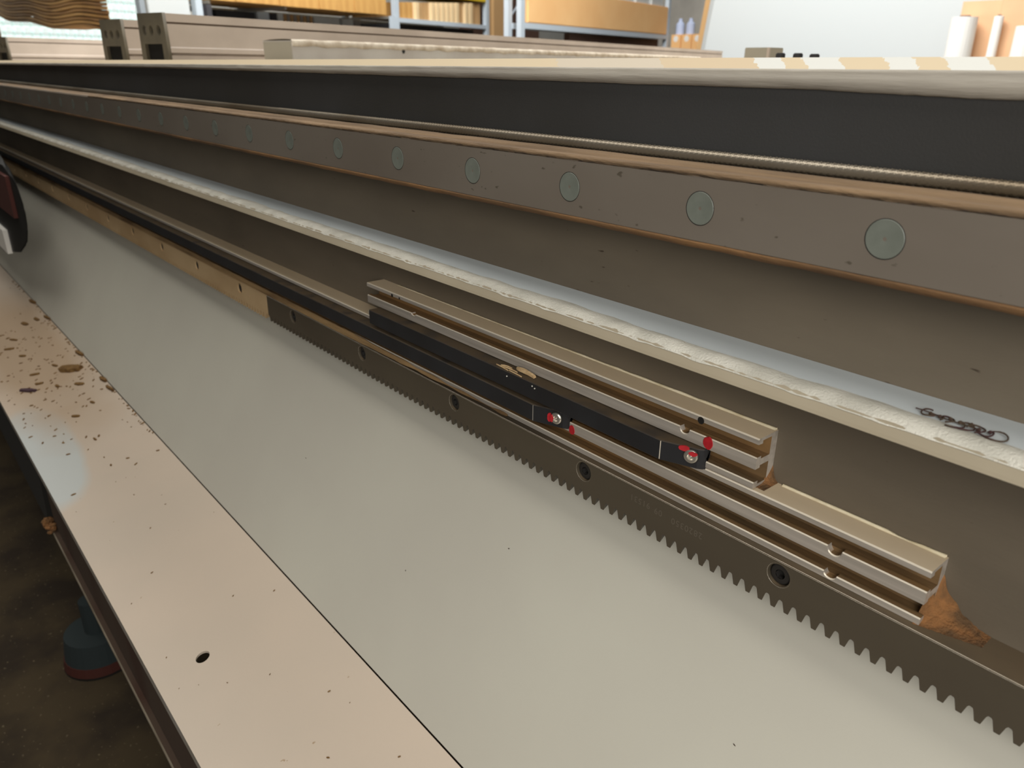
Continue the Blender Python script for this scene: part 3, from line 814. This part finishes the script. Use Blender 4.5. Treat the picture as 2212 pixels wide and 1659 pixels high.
# curly swarf in the powder
cu_bm = bmesh.new()
def tube(bm, pts, r, seg=6):
    prev = None
    for i, p in enumerate(pts):
        t = (pts[min(i + 1, len(pts) - 1)] - pts[max(i - 1, 0)]).normalized()
        a = t.cross(UZ); a = a.normalized() if a.length > .01 else UX; b = t.cross(a)
        rr = r * (1 + .5 * nz(i * .5, r * 1e4)) / 1000
        ring = [bm.verts.new(p + (a * math.cos(2 * math.pi * k / seg) + b * math.sin(2 * math.pi * k / seg)) * rr) for k in range(seg)]
        if prev:
            for k in range(seg):
                j = (k + 1) % seg; bm.faces.new((prev[k], prev[j], ring[j], ring[k]))
        prev = ring
for k in range(8):
    cx = -99 + k * 3.3; cy = 284.2 - .3 * k + random.uniform(-1.6, 1.2); ra = random.uniform(1.6, 3.0); ph = random.random() * 6
    pts = [V(cx + ra * 1.3 * math.cos(ph + t * .35) + t * .06, cy + ra * 1.5 * math.sin(ph + t * .35), -117.2 + .25 * math.sin(t * .7)) for t in range(int(random.uniform(10, 17)))]
    tube(cu_bm, pts, .3)
tube(cu_bm, [V(-104 + t * 2.6, 286 - t * .25, -117.3 + .2 * math.sin(t)) for t in range(10)], .25)
for k in range(7):
    bmesh.ops.create_icosphere(cu_bm, subdivisions=1, radius=.0008, matrix=Matrix.Translation(V(-98 + k * 3.4, 284.4 + random.uniform(-1.6, 1.6), -117)))
o = from_bm('swarf_tangle', cu_bm, MT['swarf'])
tag(o, 'tangle of dark curly swarf lying in the white powder on the ledge', 'swarf')

# ================================================================== things on the work table
BD = (-.3305, .9438)
def beam(ox, oy, L, label):
    F = Frame(ox, oy, *BD); r = empty('pod_beam', F.p(L / 2, -31, 4.5))
    tag(r, label, 'beam', None)
    P = [(0, 75.4), (0, 63), (-4, 63), (-4, 60), (0, 60), (0, 26), (2, 24), (2, 17), (-8, 17), (-8, 13), (0, 13), (0, 4.6),
         (-62.6, 4.6), (-62.6, 13), (-54.6, 13), (-54.6, 17), (-64.6, 17), (-64.6, 24), (-62.6, 26), (-62.6, 60), (-58.6, 60), (-58.6, 63), (-62.6, 63), (-62.6, 75.4)]
    bm = bmesh.new()
    A = [bm.verts.new(F.p(0, b, z)) for b, z in P]; B = [bm.verts.new(F.p(L, b, z)) for b, z in P]
    for k in range(len(P)):
        j = (k + 1) % len(P); bm.faces.new((A[k], A[j], B[j], B[k]))
    bm.faces.new(A); bm.faces.new(list(reversed(B)))
    body = from_bm('body', bm, MT['beam'], r)
    F.obj('groove', MT['beam_groove'], r, 1, L - 1, -4, -3.2, 60.1, 62.9)
    # end cap with three holes and an opening below
    cu = bpy.data.curves.new('end_cap', 'CURVE'); cu.dimensions = '2D'; cu.fill_mode = 'BOTH'; cu.extrude = .003
    loops = [[(-65, 4.6), (-54, 4.6), (-54, 30), (-10, 30), (-10, 4.6), (2.4, 4.6), (2.4, 20), (.6, 76), (-63.2, 76), (-65, 20)]]
    for hc in (-14, -33, -50):
        loops.append([(hc + 5 * math.cos(2 * math.pi * k / 20), 50 + 8 * math.sin(2 * math.pi * k / 20)) for k in range(20)])
    for lp in loops:
        s = cu.splines.new('POLY'); s.points.add(len(lp) - 1); s.use_cyclic_u = True
        for pt, (x, z) in zip(s.points, lp): pt.co = (x / 1000, z / 1000, 0, 1)
    t = bpy.data.objects.new('end_cap', cu); COL.objects.link(t)
    dg = bpy.context.evaluated_depsgraph_get(); dg.update()
    me = bpy.data.meshes.new_from_object(t.evaluated_get(dg)); bpy.data.objects.remove(t); bpy.data.curves.remove(cu); me.materials.clear()
    for v in me.vertices:
        v.co = F.p(-3.2 + v.co.z * 1000, v.co.x * 1000, v.co.y * 1000)
    link('end_cap', me, MT['beam_end'], r)
    F.obj('end_recess_shade', MT['void'], r, -.15, .0, -54, -10, 5, 58)  # dark sheet painting the shade inside the open beam end
    return r
beam(-1404.5, 450, 3050, 'nearest and tallest looking beige beam on the work table, with a three-holed olive end cap')
beam(-1668, 457, 3050, 'second beige beam, half hidden behind the nearest one, with an olive end cap')
beam(-3105, 493, 3050, 'leftmost beige beam on the work table, its end at the left edge of the picture')
F = Frame(-1318, 622, *BD)
lowb = empty('low_beam', F.p(1085, -34, 4.5)); tag(lowb, 'low pale grey beam with filler spattered along its top, in front of the tall beige beams', 'beam')
F.obj('body', MT['beam_low'], lowb, 0, 2170, -67.6, 0, 4.6, 38)
F.obj('end_face', MT['end_grey'], lowb, -1.5, 0, -66, -1.5, 6, 36)
bm = bmesh.new(); prev = None
for a in rng(0, 2170, 12):
    e = nz(a * .03, 2); e2 = nz(a * .09, 5)
    r = [bm.verts.new(F.p(a, b, z)) for b, z in ((-67, 38.1), (-50, 40 + 1.5 * e2), (-20, 40.5 + 1.5 * e), (-2, 39.8 + 1.2 * e2), (1.2, 37), (1.5, 31 + 3.5 * e), (.1, 29 + 3.5 * e), (.1, 38.1))]
    if prev:
        for i in range(8):
            k = (i + 1) % 8; bm.faces.new((prev[i], prev[k], r[k], r[i]))
    prev = r
from_bm('filler_crust', bm, MT['spatter'], lowb, True)
bm = bmesh.new(); disc(bm, F.p(300, 0, 27), Vector((F.d.x, F.d.y, 0)), UZ, Vector((F.n.x, F.n.y, 0)), 5, 5, .05, .3, 10); from_bm('dent', bm, MT['dark_hole'], lowb)

F = Frame(-776, 1195, -.05, 1)
blk = empty('clamp_block', F.p(20, -20, 4.5)); tag(blk, 'small olive grey metal clamp block on the table, right of the beam ends', 'block')
F.obj('body', MT['end_grey'], blk, 1.5, 48, -46, -1.5, 4.6, 32, bevel=1)
F.obj('pale_corner', MT['beam'], blk, 0, 4, -4, 0, 4.6, 31.8)
for i, x in enumerate((-631, -605, -581)):
    bm = bmesh.new(); z = (19, 18.6, 17.6)[i]
    disc(bm, V(x, 1000, 4.5), UX, UY, UZ, 6.3, 6.3, .1, z - 5, 16, True, True); disc(bm, V(x, 1000, z - .6), UX, UY, UZ, 5.5, 5, .1, 1.2, 16, True, True)
    tag(from_bm('stop_pin', bm, MT['dark']), ('dark stop pin in front of the clamp block', 'middle one of three dark stop pins on the table edge', 'rightmost of three dark stop pins on the table edge')[i], 'pin', 'stop pins on the table')

# ================================================================== hall background
# stack of sagging brown veneer sheets, upper left
def zcurve(x):
    t = (-3465 - x) / 2300.0
    return 122 + 50 * t + 75 * t * t + 8 * math.sin(x * .006)
for i in range(9):
    bm = bmesh.new(); prev = None
    for x in rng(-6060, -3462 - (6 if i % 2 else 0), 45):
        zs = lambda q: zcurve(q) + i * 14.5 + 1.9 * nz(q * .004, i * 1.7)
        z = zs(x)
        row = []
        yf = 905 + 10 * nz(x * .003, i); xb = min(x, -3465 - 3.9 * 120)          # the right ends are cut at a slant
        r = [bm.verts.new(V(x, yf, z)), bm.verts.new(V(xb, 1025, zs(xb))), bm.verts.new(V(xb, 1025, zs(xb) + 10)), bm.verts.new(V(x, yf, z + 10))]
        if prev:
            for q in range(4):
                k = (q + 1) % 4; bm.faces.new((prev[q], prev[k], r[k], r[q]))
        else: bm.faces.new(r)
        prev = r
    bm.faces.new(list(reversed(prev)))
    tag(from_bm('veneer_sheet', bm, MT['wavy'] if i % 2 else MT['wavy2']), ORD[i] + ' brown veneer sheet from the bottom of the sagging stack, upper left', 'sheet', 'brown veneer sheets in the sagging stack')
bm = bmesh.new(); box(bm, -3500, -3468, 912, 925, 4.6, 121)
tag(from_bm('support_block', bm, MT['board_tan']), 'wooden block under the right end of the veneer stack', 'block')
bm = bmesh.new(); box(bm, -6060, -6005, 900, 925, -950, 240)
tag(from_bm('trestle', bm, MT['board_tan']), 'wooden trestle under the far left end of the veneer stack', 'trestle')

RF = Frame(-5500, 3500, -.3305, .9438)
rack1 = empty('storage_rack', RF.p(0, -250, -950)); tag(rack1, 'left pale grey storage rack holding upright boards under a yellow wrap', 'rack')
for a in (-1862, -60, 1215):
    for b in (-40, -540):
        RF.obj('upright', MT['rack_blue'], rack1, a, a + 45, b, b + 40, -950, 1500)
RF.obj('foot_bracket', MT['rack_blue'], rack1, -140, -40, 1, 14, 250, 342)
o = RF.obj('shelf_beam', MT['rack_blue'], rack1, -14, 1214, -45, -2, 306, 337)
RF.obj('shelf_beam', MT['rack_blue'], rack1, -14, 1214, -545, -505, 306, 337)
RF.obj('shelf_beam', MT['rack_blue'], rack1, -1816, -61, -540, -505, 312, 345)
RF.obj('shelf_deck', MT['grey'], rack1, -1816, 1214, -500, -60, 226, 244)
for a in (-1745, -1150, -80):
    RF.obj('arm', MT['grey'], rack1, a, a + 14, -504, -30, 326, 345)
# boards on the left bay (side by side) and on the right bay
for i in range(9):
    a = -1745 + i * 176
    tag(RF.obj('board', MT['board_tan'], None, a, a + 173, -470, -2 + 6 * (i % 2), 346 + (i % 3), 900), ORD[i] + ' wide tan board from the left in the left bay of the storage rack', 'board', 'wide tan boards in the left bay')
for i in range(17):
    a = -8 + i * 69
    m = MT['board_cream'] if i in (3, 6, 7, 8, 9, 10, 11, 13, 14) else (MT['board_tan'] if i < 3 else MT['board_dark'])
    tag(RF.obj('board', m, None, a + 4, a + (44 if m is MT['board_cream'] else 60), -480, -6 - 25 * (m is not MT['board_cream']), 337.5, 446 + .055 * a), ORD[i] + ' narrow upright board from the left in the right bay of the storage rack', 'board', 'narrow upright boards in the right bay')
tag(RF.obj('wrapped_bundle', MT['yellow'], None, 250, 1205, -470, 0, 520, 640), 'bright yellow wrapped bundle lying on the upright boards', 'bundle')
# things on the lower deck
def deck(name, m, a0, a1, b0, b1, z1, label, cat, group=None, z0=244.5, bevel=4):
    return tag(RF.obj(name, m, None, a0, a1, b0, b1, z0, z1, bevel=bevel), label, cat, group)
tag(RF.obj('white_partition', MT['white'], None, -2150, -1880, -60, -30, -950, 800, bevel=4), 'large white partition standing behind the nearest beam', 'partition')
RFp = deck('black_crate', MT['dark'], -1480, -1155, -460, -300, 318, 'black crate on the lower deck under the tan boards', 'crate')
deck('plastic_jug', MT['lightblue'], -1560, -1490, -370, -300, 360, 'pale blue plastic jug left of the black crate', 'jug', None, 244.5, 16)
deck('grey_bin', MT['rack_blue'], -1148, -1040, -380, -290, 324, 'pale grey bin right of the black crate', 'bin')
deck('black_bin', MT['dark'], -1034, -975, -380, -290, 322, 'narrow black bin beside the pale grey bin', 'bin')
deck('white_carton', MT['white'], -970, -915, -380, -290, 324, 'narrow white carton beside the narrow black bin', 'carton')
gr = empty('slatted_crate', RF.p(-760, -300, 244.5)); tag(gr, 'grey slatted crate between the white cartons on the lower deck', 'crate')
for i in range(9):
    RF.obj('slat', MT['grey'] if i % 2 else MT['board_dark'], gr, -900 + i * 31, -900 + i * 31 + 22, -320, -300, 244.5, 320)
RF.obj('back_panel', MT['dark'], gr, -902, -624, -400, -322, 244.5, 322)
deck('white_carton', MT['white'], -618, -345, -420, -300, 320, 'widest white carton on the lower deck', 'carton')
deck('white_carton', MT['white'], -318, -195, -420, -300, 320, 'white carton just left of the rack upright', 'carton')
deck('grey_bin', MT['grey'], -185, -115, -400, -300, 318, 'dark grey bin against the rack upright', 'bin')
deck('black_crate', MT['dark'], 5, 1190, -460, -120, 302, 'long black crate under the narrow upright boards', 'crate')
# cardboard column and dark gap between the racks
bm = bmesh.new(); RF.box(bm, 1335, 1520, -60, 0, -950, 1200)
tag(from_bm('cardboard_column', bm, MT['board_dark']), 'tall brown cardboard column between the two racks', 'carton')
bm = bmesh.new(); RF.box(bm, 1900, 3300, -760, -620, -950, 1200)
tag(from_bm('dark_cabinet', bm, MT['brown_dark']), 'dark brown cabinet seen through the gap between the racks', 'cabinet')

RG = Frame(-4616, 4000, -.274, .9617)
rack2 = empty('storage_rack', RG.p(1260, -250, -950)); tag(rack2, 'right pale grey storage rack holding one huge orange carton', 'rack')
for a in (-70, 2480):
    for b in (-40, -150): RG.obj('upright', MT['rack_blue'], rack2, a, a + 48, b, b + 40, -950, 1500)
RG.obj('shelf_beam', MT['rack_blue'], rack2, -20, 2478, -45, 0, 255, 293)
RG.obj('shelf_beam', MT['rack_blue'], rack2, -20, 2478, -150, -105, 255, 293)
bm = bmesh.new()
tube(bm, [RF.p(1800, -150, 396), RF.p(1960, -150, 505), RF.p(2110, -150, 615)], 11, 8)
from_bm('brace', bm, MT['rack_blue'], rack2)
tag(RG.obj('large_carton', MT['orange'], None, 15, 2470, -100, 2, 293.5, 535, bevel=6), 'huge orange tan carton filling the right rack shelf', 'carton')
for i in range(3):
    tag(RG.obj('white_box', MT['white'], None, 1500 + i * 330, 1500 + i * 330 + 240, -98, -30, 535.5, 700), ('left', 'middle', 'right')[i] + ' white box standing on the huge orange carton', 'box', 'white boxes on the huge carton')
bm = bmesh.new(); RG.box(bm, 700, 2400, -98, -50, -950, 250)
tag(from_bm('low_crate', bm, MT['brown_dark']), 'dark brown crate under the shelf of the right rack', 'crate')

# cartons with white stickers and bottles left of the white board
for i, x in enumerate((-5330, -5200, -5075)):
    c = empty('sticker_carton', V(x + 55, 6550, -950)); tag(c, ('leftmost', 'middle', 'rightmost')[i] + ' of three orange cartons with a round white sticker', 'carton', 'orange cartons with white stickers')
    bm = bmesh.new(); box(bm, x, x + 112, 6500, 6610, -950, 300); from_bm('box', bm, MT['orange'], c)
    bm = bmesh.new(); disc(bm, V(x + 56, 6500, 262), UX, UZ, -UY, 28, 28, .1, 1, 16); from_bm('sticker', bm, MT['foam'], c)
for i, x in enumerate((-5275, -5150)):
    bm = bmesh.new(); disc(bm, V(x, 6555, 300), UX, UY, UZ, 42, 42, .2, 90, 18, True, False); disc(bm, V(x, 6555, 390), UX, UY, UZ, 42, 18, 0, 30, 18, False, False); disc(bm, V(x, 6555, 420), UX, UY, UZ, 18, 18, 0, 22, 18, False, True)
    tag(from_bm('white_bottle', bm, MT['lightblue']), ('left', 'right')[i] + ' shiny pale bottle standing on the orange cartons', 'bottle', 'pale bottles on the orange cartons')

bm = bmesh.new(); box(bm, -6300, -5120, 7300, 7500, -950, 2400)
tag(from_bm('grey_partition', bm, MT['grey_wall']), 'plain grey partition behind the stickered cartons and bottles', 'partition')
# big white board leaning beside the cartons
bm = bmesh.new()
for ring in ((5200,), (5230,)):
    pass
A = [bm.verts.new(V(x, 5200, z)) for x, z in ((-4090, -950), (-600, -950), (-100, 1500), (-3740, 1500))]
B = [bm.verts.new(V(x - 60, 5232, z)) for x, z in ((-4090, -950), (-600, -950), (-100, 1500), (-3740, 1500))]
for k in range(4):
    j = (k + 1) % 4; bm.faces.new((A[k], A[j], B[j], B[k]))
bm.faces.new(list(reversed(A))); bm.faces.new(B)
tag(from_bm('white_board', bm, MT['white']), 'huge plain white board leaning at the back, upper right', 'board')
A = None
bm = bmesh.new()
A = [bm.verts.new(V(x, 5290, z)) for x, z in ((-4230, -950), (-4090, -950), (-3760, 1500), (-3900, 1500))]
B = [bm.verts.new(V(x, 5310, z)) for x, z in ((-4230, -950), (-4090, -950), (-3760, 1500), (-3900, 1500))]
for k in range(4):
    j = (k + 1) % 4; bm.faces.new((A[k], A[j], B[j], B[k]))
bm.faces.new(list(reversed(A))); bm.faces.new(B)
tag(from_bm('brown_board', bm, MT['board_dark']), 'narrow brown board leaning behind the left edge of the white board', 'board')

bm = bmesh.new(); box(bm, -1905, -1716, 4650, 4830, -950, 329)
tag(from_bm('tall_carton', bm, MT['tan']), 'tall tan carton with a white foam roll in front, upper right', 'carton')
bm = bmesh.new(); box(bm, -1712, -1560, 4640, 4830, -950, 420)
tag(from_bm('tall_carton', bm, MT['tan']), 'taller tan carton at the right edge of the picture', 'carton')
def roll(x, y, r, z1, label):
    c = empty('foam_roll', V(x, y, -950)); tag(c, label, 'roll')
    bm = bmesh.new(); disc(bm, V(x, y, -950), UX, UY, UZ, r, r, 0, 950 + z1, 24, True, False); disc(bm, V(x, y, z1), UX, UY, UZ, r, r * .5, 0, 2, 24, False, True)
    from_bm('wrap', bm, MT['foam'], c)
    bm = bmesh.new(); disc(bm, V(x, y, z1 + 2), UX, UY, UZ, r * .42, r * .4, .1, 6, 16, True, True); from_bm('core', bm, MT['brown_dark'], c)
roll(-1848, 4570, 62, 250, 'thick white foam roll standing in front of the tall tan carton')
roll(-1698, 4600, 22, 250, 'thin white foam roll between the two tan cartons')
roll(-1540, 4560, 55, 200, 'white foam roll at the right edge of the picture')
